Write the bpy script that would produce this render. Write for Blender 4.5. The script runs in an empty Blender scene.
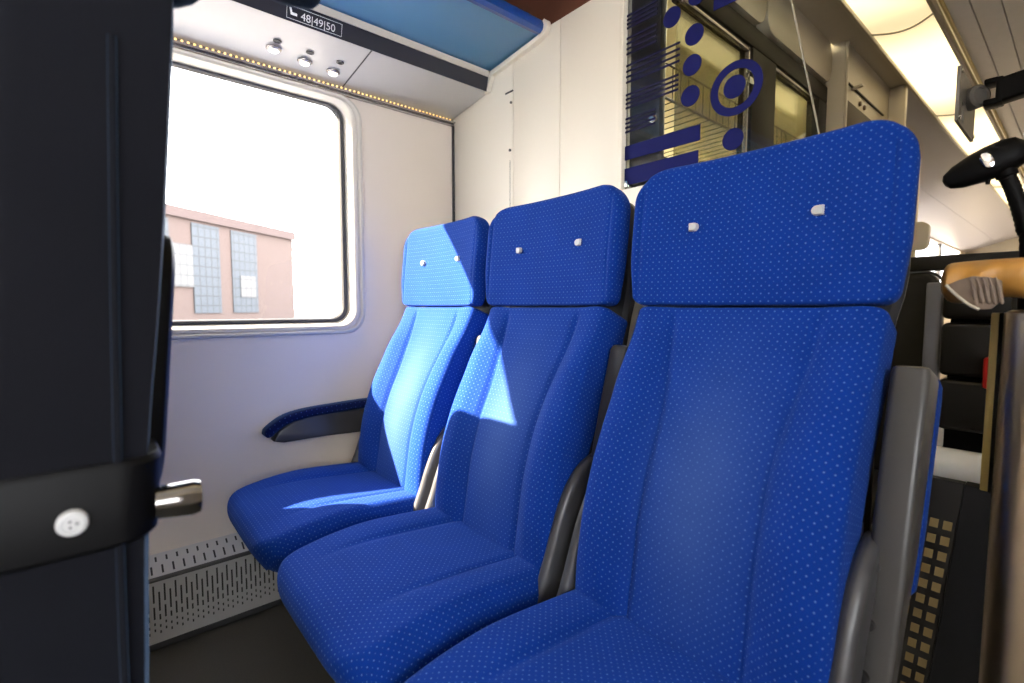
import bpy, bmesh, math, random
from mathutils import Vector, Matrix
random.seed(4)
S = bpy.context.scene
COL = S.collection
PI = math.pi

# ------------------------------------------------------------------ materials
def nmat(name):
    m = bpy.data.materials.new(name); m.use_nodes = True
    nt = m.node_tree
    b = nt.nodes['Principled BSDF']
    return m, nt, b

def pmat(name, col, rough=.5, metal=0., noise=0., nscale=40., bump=0., spec=.5, coat=0., stretch=None):
    m, nt, b = nmat(name)
    b.inputs['Base Color'].default_value = (*col, 1)
    b.inputs['Roughness'].default_value = rough
    b.inputs['Metallic'].default_value = metal
    b.inputs['Specular IOR Level'].default_value = spec
    b.inputs['Coat Weight'].default_value = coat
    tc = nt.nodes.new('ShaderNodeTexCoord')
    nz = nt.nodes.new('ShaderNodeTexNoise'); nz.inputs['Scale'].default_value = nscale
    nz.inputs['Detail'].default_value = 4
    if stretch:
        mp = nt.nodes.new('ShaderNodeMapping'); mp.inputs['Scale'].default_value = stretch
        nt.links.new(tc.outputs['Object'], mp.inputs['Vector']); nt.links.new(mp.outputs['Vector'], nz.inputs['Vector'])
    else:
        nt.links.new(tc.outputs['Object'], nz.inputs['Vector'])
    mx = nt.nodes.new('ShaderNodeMix'); mx.data_type = 'RGBA'
    mx.inputs['A'].default_value = (*[c * (1 - noise) for c in col], 1)
    mx.inputs['B'].default_value = (*[min(1, c * (1 + noise)) for c in col], 1)
    nt.links.new(nz.outputs['Fac'], mx.inputs['Factor'])
    nt.links.new(mx.outputs['Result'], b.inputs['Base Color'])
    if bump:
        bp = nt.nodes.new('ShaderNodeBump'); bp.inputs['Strength'].default_value = bump
        bp.inputs['Distance'].default_value = .002
        nt.links.new(nz.outputs['Fac'], bp.inputs['Height']); nt.links.new(bp.outputs['Normal'], b.inputs['Normal'])
    return m

def math_node(nt, op, a, b=None, c=None):
    n = nt.nodes.new('ShaderNodeMath'); n.operation = op
    for i, v in enumerate((a, b, c)):
        if v is None: continue
        if isinstance(v, (int, float)): n.inputs[i].default_value = v
        else: nt.links.new(v, n.inputs[i])
    return n.outputs[0]

def fabric(name, base, dot, pitch, r, sheen=.5, minor=.55, pale_mid=None):
    m, nt, b = nmat(name)
    uv = nt.nodes.new('ShaderNodeUVMap')
    sp = nt.nodes.new('ShaderNodeSeparateXYZ'); nt.links.new(uv.outputs[0], sp.inputs[0])
    def lattice(off, rad):
        out = []
        for ax in ('X', 'Y'):
            q = math_node(nt, 'ADD', math_node(nt, 'DIVIDE', sp.outputs[ax], pitch), off)
            f = math_node(nt, 'SUBTRACT', math_node(nt, 'FRACT', q), .5)
            out.append(math_node(nt, 'MULTIPLY', f, f))
        d = math_node(nt, 'SQRT', math_node(nt, 'ADD', out[0], out[1]))
        mr = nt.nodes.new('ShaderNodeMapRange'); mr.inputs['From Min'].default_value = rad * 1.35
        mr.inputs['From Max'].default_value = rad * .65
        nt.links.new(d, mr.inputs['Value'])
        return mr.outputs[0]
    d1 = lattice(0., r / pitch)
    d2 = math_node(nt, 'MULTIPLY', lattice(.5, r * .75 / pitch), minor)
    dots = math_node(nt, 'MAXIMUM', d1, d2)
    nz = nt.nodes.new('ShaderNodeTexNoise'); nz.inputs['Scale'].default_value = 900
    nt.links.new(uv.outputs[0], nz.inputs['Vector'])
    nz2 = nt.nodes.new('ShaderNodeTexNoise'); nz2.inputs['Scale'].default_value = 9; nz2.inputs['Detail'].default_value = 3
    nt.links.new(uv.outputs[0], nz2.inputs['Vector'])
    v = math_node(nt, 'ADD', math_node(nt, 'MULTIPLY', nz.outputs['Fac'], .7), math_node(nt, 'MULTIPLY', nz2.outputs['Fac'], .5))
    mx0 = nt.nodes.new('ShaderNodeMix'); mx0.data_type = 'RGBA'
    mx0.inputs['A'].default_value = (*[c * .62 for c in base], 1)
    mx0.inputs['B'].default_value = (*[min(1, c * 1.4) for c in base], 1)
    nt.links.new(v, mx0.inputs['Factor'])
    mx = nt.nodes.new('ShaderNodeMix'); mx.data_type = 'RGBA'
    mx.inputs['B'].default_value = (*dot, 1)
    nt.links.new(mx0.outputs['Result'], mx.inputs['A'])
    nt.links.new(math_node(nt, 'MULTIPLY', dots, .85), mx.inputs['Factor'])
    out_ = mx.outputs['Result']
    if pale_mid:                       # paler soft oval mixed in at the middle of the pad
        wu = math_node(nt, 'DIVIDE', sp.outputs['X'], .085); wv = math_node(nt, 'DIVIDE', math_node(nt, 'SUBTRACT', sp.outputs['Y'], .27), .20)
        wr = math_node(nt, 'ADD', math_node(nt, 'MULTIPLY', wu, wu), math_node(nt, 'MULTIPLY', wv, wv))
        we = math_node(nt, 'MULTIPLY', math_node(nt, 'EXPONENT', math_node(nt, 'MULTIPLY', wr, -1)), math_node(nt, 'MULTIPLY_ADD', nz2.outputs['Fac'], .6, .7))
        mw = nt.nodes.new('ShaderNodeMix'); mw.data_type = 'RGBA'; mw.inputs['B'].default_value = (*pale_mid, 1)
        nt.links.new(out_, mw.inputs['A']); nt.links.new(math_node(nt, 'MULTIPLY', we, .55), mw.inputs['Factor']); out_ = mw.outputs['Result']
    nt.links.new(out_, b.inputs['Base Color'])
    b.inputs['Roughness'].default_value = .85
    b.inputs['Specular IOR Level'].default_value = .07
    b.inputs['Sheen Weight'].default_value = sheen
    b.inputs['Sheen Roughness'].default_value = .45
    b.inputs['Sheen Tint'].default_value = (.35, .60, 1, 1)
    bp = nt.nodes.new('ShaderNodeBump'); bp.inputs['Strength'].default_value = .25; bp.inputs['Distance'].default_value = .001
    nt.links.new(nz.outputs['Fac'], bp.inputs['Height']); nt.links.new(bp.outputs['Normal'], b.inputs['Normal'])
    return m

def emit(name, col, s):
    m, nt, b = nmat(name)
    b.inputs['Base Color'].default_value = (*col, 1)
    b.inputs['Emission Color'].default_value = (*col, 1)
    b.inputs['Emission Strength'].default_value = s
    return m

def clear_glass(name, tint=(1, 1, 1), refl=.05, rough=.0):
    m = bpy.data.materials.new(name); m.use_nodes = True
    nt = m.node_tree; nt.nodes.clear()
    o = nt.nodes.new('ShaderNodeOutputMaterial')
    t = nt.nodes.new('ShaderNodeBsdfTransparent'); t.inputs['Color'].default_value = (*tint, 1)
    g = nt.nodes.new('ShaderNodeBsdfGlossy'); g.inputs['Roughness'].default_value = rough
    fr = nt.nodes.new('ShaderNodeFresnel'); fr.inputs['IOR'].default_value = 1.25
    mx = nt.nodes.new('ShaderNodeMixShader')
    k = math_node(nt, 'ADD', math_node(nt, 'MULTIPLY', fr.outputs[0], .6), refl * .2)
    nt.links.new(k, mx.inputs[0]); nt.links.new(t.outputs[0], mx.inputs[1]); nt.links.new(g.outputs[0], mx.inputs[2])
    nt.links.new(mx.outputs[0], o.inputs[0])
    return m

M = {}
M['fabric'] = fabric('blue_seat_fabric', (.0024, .0235, .170), (.065, .125, .33), .0128, .00132, sheen=.06)
M['worn'] = fabric('blue_seat_fabric_rubbed', (.0024, .0235, .170), (.065, .125, .33), .0128, .00132, sheen=.06, pale_mid=(.042, .082, .225))
M['navy'] = fabric('navy_seat_fabric', (.0040, .0039, .0055), (.0042, .0042, .006), .02, .001, sheen=.18, minor=.3)
M['navyarm'] = fabric('navy_dotted_armrest_fabric', (.002, .006, .045), (.08, .14, .40), .017, .0013, sheen=.3, minor=.2)
M['wall'] = pmat('cream_wall_panel', (.66, .585, .51), .42, noise=.03, nscale=3)
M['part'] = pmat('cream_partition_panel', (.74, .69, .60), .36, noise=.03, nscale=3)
M['trim'] = pmat('white_window_trim', (.52, .485, .43), .3, noise=.02)
M['rail'] = pmat('brushed_aluminium_rail', (.40, .37, .36), .22, metal=.75, noise=.1, nscale=60, stretch=(1, .05, 1))
M['gasket'] = pmat('black_rubber', (.035, .035, .038), .6, noise=.1)
M['grey'] = pmat('grey_plastic', (.042, .042, .046), .36, noise=.06, nscale=300, bump=.05)
M['lgrey'] = pmat('light_grey_plastic', (.040, .039, .039), .36, noise=.06, nscale=300, bump=.05)
M['dark'] = pmat('black_plastic', (.0020, .0020, .0024), .5, noise=.1, nscale=200, bump=.05, spec=.10)
M['shell'] = pmat('dark_grey_shell', (.010, .010, .012), .5, noise=.1, nscale=200)
M['floor'] = pmat('dark_speckled_floor', (.04, .036, .028), .55, noise=.35, nscale=220, bump=.05)
M['brown'] = pmat('dark_brown_ceiling', (.11, .036, .018), .6, noise=.1)
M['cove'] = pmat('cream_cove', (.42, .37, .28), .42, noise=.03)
M['upright'] = pmat('mid_grey_upright', (.15, .15, .165), .45, noise=.04)
M['cabin'] = pmat('pale_cabin_wall', (.74, .68, .50), .5, noise=.03)
M['lilac'] = pmat('pale_lilac_panel', (.46,.44,.47), .42, noise=.03)
M['slat'] = pmat('grey_ceiling_slat', (.84,.80,.78), .45, noise=.05, nscale=20)
M['steel'] = pmat('brushed_steel', (.52, .42, .30), .30, metal=1., noise=.12, nscale=30, stretch=(1, 1, .05))
M['chrome'] = pmat('chrome', (.8, .8, .8), .08, metal=1., noise=.02)
M['frame'] = pmat('dark_bronze_frame', (.010, .0085, .006), .5, spec=.2, noise=.1)
M['dchrome'] = pmat('dark_chrome', (.20, .19, .18), .14, metal=1., noise=.02)
M['white'] = pmat('white_plastic', (.82, .82, .80), .35, noise=.02)
M['tag'] = pmat('pale_tag_plastic', (.40, .40, .40), .5, noise=.02)
M['ink'] = pmat('blue_print', (.007, .009, .075), .7, spec=.1, noise=.04)
M['inkline'] = pmat('dark_blue_print', (.008, .008, .04), .7, spec=.1, noise=.04)
M['screen'] = clear_glass('clear_screen_glass', (.90, .92, .90), .12)
M['pane'] = clear_glass('window_glass', (.97, .98, .98), .05)
M['cabglass'] = clear_glass('tinted_partition_glass', (.80, .80, .70), .12)
M['edge'] = pmat('polished_glass_edge', (.75, .72, .60), .12, metal=.6, noise=.03)
M['band'] = pmat('dark_label_band', (.016, .018, .03), .3, noise=.05)
M['under'] = pmat('white_rack_underside', (.50, .50, .50), .28, noise=.02)
M['bluefront'] = pmat('blue_rack_edge', (.006, .065, .33), .3, noise=.05, coat=.3)
M['led'] = emit('gold_led', (1, .66, .25), .55)
M['lens'] = emit('reading_light_lens', (1, .98, .95), 1.1)
M['gold'] = pmat('golden_brown_cover', (.40, .19, .035), .45, noise=.45, nscale=28, bump=.5)
M['beige'] = pmat('pale_grey_brown_lining', (.17, .12, .085), .6, noise=.3, nscale=60)
M['yellow'] = pmat('yellow_strip', (.50, .38, .12), .4, noise=.1)
M['red'] = pmat('red_plastic', (.45, .015, .012), .35, noise=.05)
M['blackseat'] = pmat('black_brown_leather', (.006,.005,.0045), .45, noise=.2, nscale=80, bump=.1)
M['plate'] = pmat('grey_painted_plate', (.17, .16, .145), .45, metal=.3, noise=.1)
M['asphalt'] = pmat('pale_yard_ground', (0.070,0.066,0.062), .9, noise=.2, nscale=.4)
M['pink'] = pmat('cream_door_leaf', (.05, .05, .06), .3, noise=.1)

def blue_glass():
    m = bpy.data.materials.new('blue_frosted_glass'); m.use_nodes = True
    nt = m.node_tree; nt.nodes.clear()
    o = nt.nodes.new('ShaderNodeOutputMaterial')
    tl = nt.nodes.new('ShaderNodeBsdfTranslucent'); tl.inputs['Color'].default_value = (.22, .60, .95, 1)
    df = nt.nodes.new('ShaderNodeBsdfDiffuse'); df.inputs['Color'].default_value = (.22, .50, .80, 1)
    gl = nt.nodes.new('ShaderNodeBsdfGlossy'); gl.inputs['Roughness'].default_value = .15
    m1 = nt.nodes.new('ShaderNodeMixShader'); m1.inputs[0].default_value = .45
    m2 = nt.nodes.new('ShaderNodeMixShader')
    fr = nt.nodes.new('ShaderNodeFresnel'); fr.inputs['IOR'].default_value = 1.35
    nt.links.new(tl.outputs[0], m1.inputs[1]); nt.links.new(df.outputs[0], m1.inputs[2])
    nt.links.new(fr.outputs[0], m2.inputs[0]); nt.links.new(m1.outputs[0], m2.inputs[1]); nt.links.new(gl.outputs[0], m2.inputs[2])
    nt.links.new(m2.outputs[0], o.inputs[0])
    return m
M['blueglass'] = blue_glass()

def rect_mask(nt, u, v, cells):
    """cells: list of (period u, offset u, width, v0, v1) in uv metres -> union mask"""
    acc = None
    for (p, off, w, v0, v1) in cells:
        f = math_node(nt, 'ABSOLUTE', math_node(nt, 'SUBTRACT', math_node(nt, 'FRACT', math_node(nt, 'ADD', math_node(nt, 'DIVIDE', u, p), off)), .5))
        a = math_node(nt, 'LESS_THAN', f, w / p / 2)
        b_ = math_node(nt, 'MULTIPLY', math_node(nt, 'GREATER_THAN', v, v0), math_node(nt, 'LESS_THAN', v, v1))
        k = math_node(nt, 'MULTIPLY', a, b_)
        acc = k if acc is None else math_node(nt, 'MAXIMUM', acc, k)
    return acc

def pattern_mat(name, col, hole, cells, rough=.35, metal=0., holerough=.8):
    m, nt, b = nmat(name)
    uv = nt.nodes.new('ShaderNodeUVMap'); sp = nt.nodes.new('ShaderNodeSeparateXYZ'); nt.links.new(uv.outputs[0], sp.inputs[0])
    k = rect_mask(nt, sp.outputs['X'], sp.outputs['Y'], cells)
    mx = nt.nodes.new('ShaderNodeMix'); mx.data_type = 'RGBA'
    mx.inputs['A'].default_value = (*col, 1); mx.inputs['B'].default_value = (*hole, 1)
    nt.links.new(k, mx.inputs['Factor']); nt.links.new(mx.outputs['Result'], b.inputs['Base Color'])
    nt.links.new(math_node(nt, 'MULTIPLY_ADD', k, holerough - rough, rough), b.inputs['Roughness'])
    nt.links.new(math_node(nt, 'MULTIPLY', math_node(nt, 'SUBTRACT', 1, k), metal), b.inputs['Metallic'])
    bp = nt.nodes.new('ShaderNodeBump'); bp.inputs['Strength'].default_value = .6; bp.inputs['Distance'].default_value = .002; bp.invert = True
    nt.links.new(k, bp.inputs['Height']); nt.links.new(bp.outputs['Normal'], b.inputs['Normal'])
    return m

# heater: u along the coach, v up the face
M['heatfront'] = pattern_mat('perforated_heater_front', (.46, .45, .44), (.02, .02, .02),
    [(.026, 0, .0042, .118, .168), (.026, .5, .0042, .092, .148), (.026, 0, .0042, .070, .106), (.026, .5, .0040, .066, .082),
     (.026, 0, .0036, .052, .060), (.026, .5, .0036, .044, .052), (.026, 0, .0036, .034, .042), (.026, .5, .0036, .026, .034)], metal=.2)
M['heattop'] = pattern_mat('perforated_heater_top', (.50, .49, .47), (.02, .02, .02),
    [(.026, 0, .0048, .012, .042), (.026, .5, .0048, .056, .074)], metal=.2)
M['perf'] = pattern_mat('perforated_dark_panel', (.028, .026, .025), (.30, .22, .09),
    [(.021, .452, .0138, .201 - .032 * k, .219 - .032 * k) for k in range(0, 13)])  # yellow squares paint the lit surface seen behind the holes

def brick_mat():
    m, nt, b = nmat('pale_red_brick')
    uv = nt.nodes.new('ShaderNodeUVMap')
    bt = nt.nodes.new('ShaderNodeTexBrick')
    bt.inputs['Color1'].default_value = (0.079,0.050,0.042,1); bt.inputs['Color2'].default_value = (0.070,0.045,0.037,1)
    bt.inputs['Mortar'].default_value = (0.086,0.066,0.060,1); bt.inputs['Scale'].default_value = 1
    bt.inputs['Brick Width'].default_value = .5; bt.inputs['Row Height'].default_value = .22; bt.inputs['Mortar Size'].default_value = .03
    nz = nt.nodes.new('ShaderNodeTexNoise'); nz.inputs['Scale'].default_value = .5
    nt.links.new(uv.outputs[0], bt.inputs['Vector']); nt.links.new(uv.outputs[0], nz.inputs['Vector'])
    mx = nt.nodes.new('ShaderNodeMix'); mx.data_type = 'RGBA'; mx.inputs['B'].default_value = (0.086,0.060,0.053,1)
    nt.links.new(math_node(nt, 'MULTIPLY', nz.outputs['Fac'], .6), mx.inputs['Factor'])
    nt.links.new(bt.outputs['Color'], mx.inputs['A']); nt.links.new(mx.outputs['Result'], b.inputs['Base Color'])
    b.inputs['Roughness'].default_value = .9
    return m
M['brick'] = brick_mat()
M['cornice'] = pmat('brick_cornice', (0.073,0.050,0.046), .9, noise=.1, nscale=.6)

def grid_mat(name, col, line, pu, pv, w):
    m, nt, b = nmat(name)
    uv = nt.nodes.new('ShaderNodeUVMap'); sp = nt.nodes.new('ShaderNodeSeparateXYZ'); nt.links.new(uv.outputs[0], sp.inputs[0])
    ks = []
    for ax, p in (('X', pu), ('Y', pv)):
        f = math_node(nt, 'FRACT', math_node(nt, 'DIVIDE', sp.outputs[ax], p))
        ks.append(math_node(nt, 'LESS_THAN', f, w / p))
    k = math_node(nt, 'MAXIMUM', *ks)
    mx = nt.nodes.new('ShaderNodeMix'); mx.data_type = 'RGBA'
    mx.inputs['A'].default_value = (*col, 1); mx.inputs['B'].default_value = (*line, 1)
    nt.links.new(k, mx.inputs['Factor']); nt.links.new(mx.outputs['Result'], b.inputs['Base Color'])
    b.inputs['Roughness'].default_value = .6
    return m
M['factglass'] = grid_mat('blue_grey_factory_glazing', (0.036,0.043,0.053), (0.014,0.016,0.019), .85, 1.1, .12)
M['factpale'] = grid_mat('pale_factory_panes', (0.085,0.082,0.080), (0.045,0.045,0.046), .85, 1.1, .12)

def diffuser_mat():
    m, nt, b = nmat('warm_light_diffuser')
    tc = nt.nodes.new('ShaderNodeTexCoord'); sp = nt.nodes.new('ShaderNodeSeparateXYZ'); nt.links.new(tc.outputs['Object'], sp.inputs[0])
    # the tubes behind the diffuser end at the joints: dimmer there
    f = math_node(nt, 'ABSOLUTE', math_node(nt, 'SUBTRACT', math_node(nt, 'FRACT', math_node(nt, 'DIVIDE', math_node(nt, 'ADD', sp.outputs['Y'], .13), 1.2)), .5))
    mr = nt.nodes.new('ShaderNodeMapRange'); mr.interpolation_type = 'SMOOTHSTEP'
    mr.inputs['From Min'].default_value = .5; mr.inputs['From Max'].default_value = .22
    mr.inputs['To Min'].default_value = .42; mr.inputs['To Max'].default_value = 1.0
    nt.links.new(f, mr.inputs['Value'])
    b.inputs['Base Color'].default_value = (.8, .75, .6, 1)
    b.inputs['Emission Color'].default_value = (1, .80, .45, 1)
    nt.links.new(math_node(nt, 'MULTIPLY', mr.outputs[0], LIGHT_STRENGTH), b.inputs['Emission Strength'])
    return m

# ------------------------------------------------------------------ scene constants
LIGHT_STRENGTH = .72
SKY_STRENGTH = 5.5
SUN_STRENGTH = 66.0
EXPOSURE = 1.58
M['diffuser'] = diffuser_mat()

# ------------------------------------------------------------------ helpers
ROOT = {}
def tag(o, label=None, cat=None, group=None, kind=None):
    if label: o['label'] = label
    if cat: o['category'] = cat
    if group: o['group'] = group
    if kind: o['kind'] = kind
    return o
def thing(name, label, cat, loc=(0, 0, 0), group=None, kind=None):
    o = bpy.data.objects.new(name, None); COL.objects.link(o); o.location = loc
    o.empty_display_size = .05
    ROOT[o.name] = Vector(loc)
    return tag(o, label, cat, group, kind)
def obj(name, bm, mat, parent=None, smooth=True, sharp=35, label=None):
    me = bpy.data.meshes.new(name)
    if parent is not None:
        off = ROOT[parent.name]
        bmesh.ops.translate(bm, vec=-off, verts=bm.verts)
    bmesh.ops.recalc_face_normals(bm, faces=bm.faces)
    for f in bm.faces: f.smooth = smooth
    if smooth and sharp:
        for e in bm.edges:
            if len(e.link_faces) == 2 and e.calc_face_angle(0) > math.radians(sharp): e.smooth = False
    bm.to_mesh(me); bm.free()
    me.materials.append(mat) if not isinstance(mat, (list, tuple)) else [me.materials.append(x) for x in mat]
    o = bpy.data.objects.new(name, me); COL.objects.link(o)
    if parent is not None:
        o.parent = parent; ROOT[o.name] = ROOT[parent.name]
    else: ROOT[o.name] = Vector((0, 0, 0))
    if label: o['label'] = label
    return o
def struct(name, bm, mat, smooth=False, label=None, cat=None):
    o = obj(name, bm, mat, None, smooth); o['kind'] = 'structure'
    if label: tag(o, label, cat)
    return o
def NB():
    bm = bmesh.new(); bm.loops.layers.uv.new('UVMap'); return bm

def box(bm, x0, x1, y0, y1, z0, z1, bev=0., seg=2, mi=0):
    vs = [bm.verts.new((x, y, z)) for x in (x0, x1) for y in (y0, y1) for z in (z0, z1)]
    q = [(0, 1, 3, 2), (4, 6, 7, 5), (0, 4, 5, 1), (2, 3, 7, 6), (0, 2, 6, 4), (1, 5, 7, 3)]
    fs = [bm.faces.new([vs[i] for i in f]) for f in q]
    for f in fs: f.material_index = mi
    if bev > 0:
        es = list({e for f in fs for e in f.edges})
        bmesh.ops.bevel(bm, geom=es, offset=bev, segments=seg, profile=.5, affect='EDGES')
    return vs
def quad(bm, pts, uvs=None, mi=0):
    f = bm.faces.new([bm.verts.new(p) for p in pts]); f.material_index = mi
    if uvs:
        ul = bm.loops.layers.uv.active
        for l, uv in zip(f.loops, uvs): l[ul].uv = uv
    return f
def loft(bm, rings, closed=True, caps=True, uv=None, mi=0):
    R = [[bm.verts.new(p) for p in r] for r in rings]
    n = len(R[0]); ul = bm.loops.layers.uv.active
    for i in range(len(R) - 1):
        for j in range(n if closed else n - 1):
            k = (j + 1) % n
            f = bm.faces.new((R[i][j], R[i][k], R[i + 1][k], R[i + 1][j])); f.material_index = mi
            if uv:
                for l, (a, b_) in zip(f.loops, ((i, j), (i, j + 1), (i + 1, j + 1), (i + 1, j))):
                    l[ul].uv = uv(a, b_)
    if caps and closed:
        for r in (R[0], R[-1]):
            f = bm.faces.new(r); f.material_index = mi
            if uv:
                i = 0 if r is R[0] else len(R) - 1
                for l in f.loops: l[ul].uv = uv(i, r.index(l.vert))
    return R
def tube(bm, pts, r, n=14, caps=True, mi=0):
    pts = [Vector(p) for p in pts]
    rr = r if isinstance(r, (list, tuple)) else [r] * len(pts)
    rings = []; prev = None
    for i, p in enumerate(pts):
        t = (pts[min(i + 1, len(pts) - 1)] - pts[max(i - 1, 0)]).normalized()
        if prev is None:
            a = Vector((0, 0, 1)) if abs(t.z) < .9 else Vector((1, 0, 0))
            u = t.cross(a).normalized()
        else:
            u = (prev - t * prev.dot(t)).normalized()
        prev = u; v = t.cross(u)
        rings.append([p + (u * math.cos(2 * PI * k / n) + v * math.sin(2 * PI * k / n)) * rr[i] for k in range(n)])
    loft(bm, rings, True, caps, mi=mi)
def curve_pts(pts, n=8):
    """Catmull-Rom through points"""
    P = [Vector(p) for p in pts]; out = []
    for i in range(len(P) - 1):
        p0 = P[max(i - 1, 0)]; p1 = P[i]; p2 = P[i + 1]; p3 = P[min(i + 2, len(P) - 1)]
        for k in range(n):
            t = k / n
            out.append(.5 * ((2 * p1) + (p2 - p0) * t + (2 * p0 - 5 * p1 + 4 * p2 - p3) * t * t + (3 * p1 - p0 - 3 * p2 + p3) * t ** 3))
    out.append(P[-1]); return out
def prism(bm, poly, axis, a, b, bev=0., mi=0):
    """poly in the plane perpendicular to axis, extruded from a to b"""
    def P(p, d):
        return {'x': (d, p[0], p[1]), 'y': (p[0], d, p[1]), 'z': (p[0], p[1], d)}[axis]
    A = [bm.verts.new(P(p, a)) for p in poly]; B = [bm.verts.new(P(p, b)) for p in poly]
    n = len(poly); fs = []
    for i in range(n):
        j = (i + 1) % n; fs.append(bm.faces.new((A[i], A[j], B[j], B[i])))
    fa = bm.faces.new(A); fb = bm.faces.new(B); fs += [fa, fb]
    for f in fs: f.material_index = mi
    if bev:
        es = list(set(fa.edges) | set(fb.edges))
        bmesh.ops.bevel(bm, geom=es, offset=bev, segments=2, profile=.5, affect='EDGES')
def disc_poly(cx, cy, rx, ry=None, n=36):
    ry = ry or rx
    return [(cx + rx * math.cos(2 * PI * k / n), cy + ry * math.sin(2 * PI * k / n)) for k in range(n)]
def lathe(bm, prof, o, axis, n=28):
    """prof: (r, h) along axis from o"""
    o = Vector(o); ax = Vector(axis).normalized()
    a = Vector((0, 0, 1)) if abs(ax.z) < .9 else Vector((1, 0, 0))
    u = ax.cross(a).normalized(); v = ax.cross(u)
    loft(bm, [[o + ax * h + (u * math.cos(2 * PI * k / n) + v * math.sin(2 * PI * k / n)) * max(r, 1e-4) for k in range(n)] for r, h in prof])
def rrect(cy, cz, hy, hz, r, n=8):
    out = []
    for (sy, sz, a0) in ((1, 1, 0), (-1, 1, 90), (-1, -1, 180), (1, -1, 270)):
        for k in range(n + 1):
            a = math.radians(a0 + 90 * k / n)
            out.append((cy + sy * (hy - r) + r * math.cos(a), cz + sz * (hz - r) + r * math.sin(a)))
    return out

# ------------------------------------------------------------------ pads (upholstery)
def interp(tab, s):
    if s <= tab[0][0]: return tab[0][1]
    for (a, va), (b, vb) in zip(tab, tab[1:]):
        if s <= b:
            t = (s - a) / (b - a); t = t * t * (3 - 2 * t)
            return va + (vb - va) * t
    return tab[-1][1]
def pad(bm, spine, wtab, thick, front, rc0, rc1, rd, sign=1, M_=97, nl=56, back=9, cx=0., re0=None, re1=None):
    """spine (y,z) points; half width table over 0..1; thick; front(x, t, w) relief; corner radii at both ends; edge rounding rd."""
    sp = curve_pts([(0, y, z) for y, z in spine], 10)
    re0 = re0 or rd; re1 = re1 or rd
    L = [0]
    for a, b in zip(sp, sp[1:]): L.append(L[-1] + (b - a).length)
    T = L[-1]
    def at(s):
        for i in range(len(L) - 1):
            if s <= L[i + 1] or i == len(L) - 2:
                t = (s - L[i]) / (L[i + 1] - L[i]); return sp[i].lerp(sp[i + 1], t)
    def tangent(s):
        return (at(min(T, s + .012)) - at(max(0, s - .012))).normalized()
    ss = set()
    for r_, base, d in ((max(rc0, rd), 0, 1), (max(rc1, rd), T, -1)):
        for k in range(11): ss.add(round(base + d * r_ * (1 - math.cos(PI / 2 * k / 10)), 6))
        for k in range(7): ss.add(round(base + d * rd * (1 - math.cos(PI / 2 * k / 6)), 6))
    for k in range(1, nl): ss.add(round(T * k / nl, 6))
    ss = sorted(ss); out = [ss[0]]
    for s in ss[1:]:
        if s - out[-1] > .0004: out.append(s)
    ss = out
    def ins(s, r):
        return 0 if s >= r else r - math.sqrt(max(0, r * r - (r - s) ** 2))
    rings, us = [], []
    for s in ss:
        p = at(s); t = tangent(s); n = Vector((0, -t.z, t.y)) * sign
        ew = max(ins(s, rc0), ins(T - s, rc1)); ed = max(ins(s, re0), ins(T - s, re1)) * .96
        w = interp(wtab, s / T) - ew
        ring, u, acc, last = [], [], 0, None
        for i in range(M_):
            a = -1 + 2 * i / (M_ - 1)
            x = w * (math.sin(a * PI / 2) * .35 + a * .65)
            q = max(0, abs(x) - (w - rd))
            d = front(x, s / T, w) - ed - (rd - math.sqrt(max(0, rd * rd - q * q)))
            ring.append((x, d)); u.append(x if last is None else None)
            last = x
        for i in range(1, back + 1):
            a = 1 - 2 * i / (back + 1)
            ring.append((w * a if 0 < i < back + 1 else w * a, -thick + ed))
        # side columns: move the first and last back points to the edges
        ring[M_] = (w - rd * .25, -thick + ed + rd * .3); ring[-1] = (-w + rd * .25, -thick + ed + rd * .3)
        row, uu = [], [0.]
        for k, (x, d) in enumerate(ring):
            row.append(Vector((cx + x, p.y, p.z)) + n * d)
            if k: uu.append(uu[-1] + math.hypot(ring[k][0] - ring[k - 1][0], ring[k][1] - ring[k - 1][1]))
        uu.append(uu[-1] + .02)
        mid = uu[M_ // 2]; us.append([q_ - mid for q_ in uu]); rings.append(row)
    loft(bm, rings, True, True, uv=lambda i, j: (us[i][min(j, len(us[i]) - 1)], ss[i]))
def g(x, c, s): return math.exp(-((x - c) / s) ** 2)
def sstep(a, b, x):
    t = max(0, min(1, (x - a) / (b - a))); return t * t * (3 - 2 * t)

# ================================================================== SEATS
PITCH = .490
def back_relief(x, t, w):
    a = abs(x)
    gx = .098 + .026 * sstep(.55, 1, t)
    amp = .027 * (1 - .72 * sstep(.72, .98, t)) * (.55 + .45 * sstep(0, .18, t))
    bol = amp * sstep(gx - .012, gx + .060, a) * (1 - .30 * sstep(.17, .21, a))
    return bol - .0070 * g(a, gx, .0085) * (1 - sstep(.93, .99, t)) + .006 * (1 - (x / .1) ** 2 if a < .1 else 0) * g(t, .35, .3)
def head_relief(x, t, w):
    a = abs(x)
    return .020 * (a / .225) ** 2.4 - .003 * g(a, .204, .004) + .006 * g(t, .5, .45)
def cush_relief(x, t, w):
    a = abs(x)
    f = 1 - sstep(.45, .85, t)
    return (.010 * sstep(.10, .16, a) - .006 * g(a, .115, .009)) * f + .006 * g(a, 0, .14) * sstep(.2, .7, t) - .012 * sstep(.19, .24, a)

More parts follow.
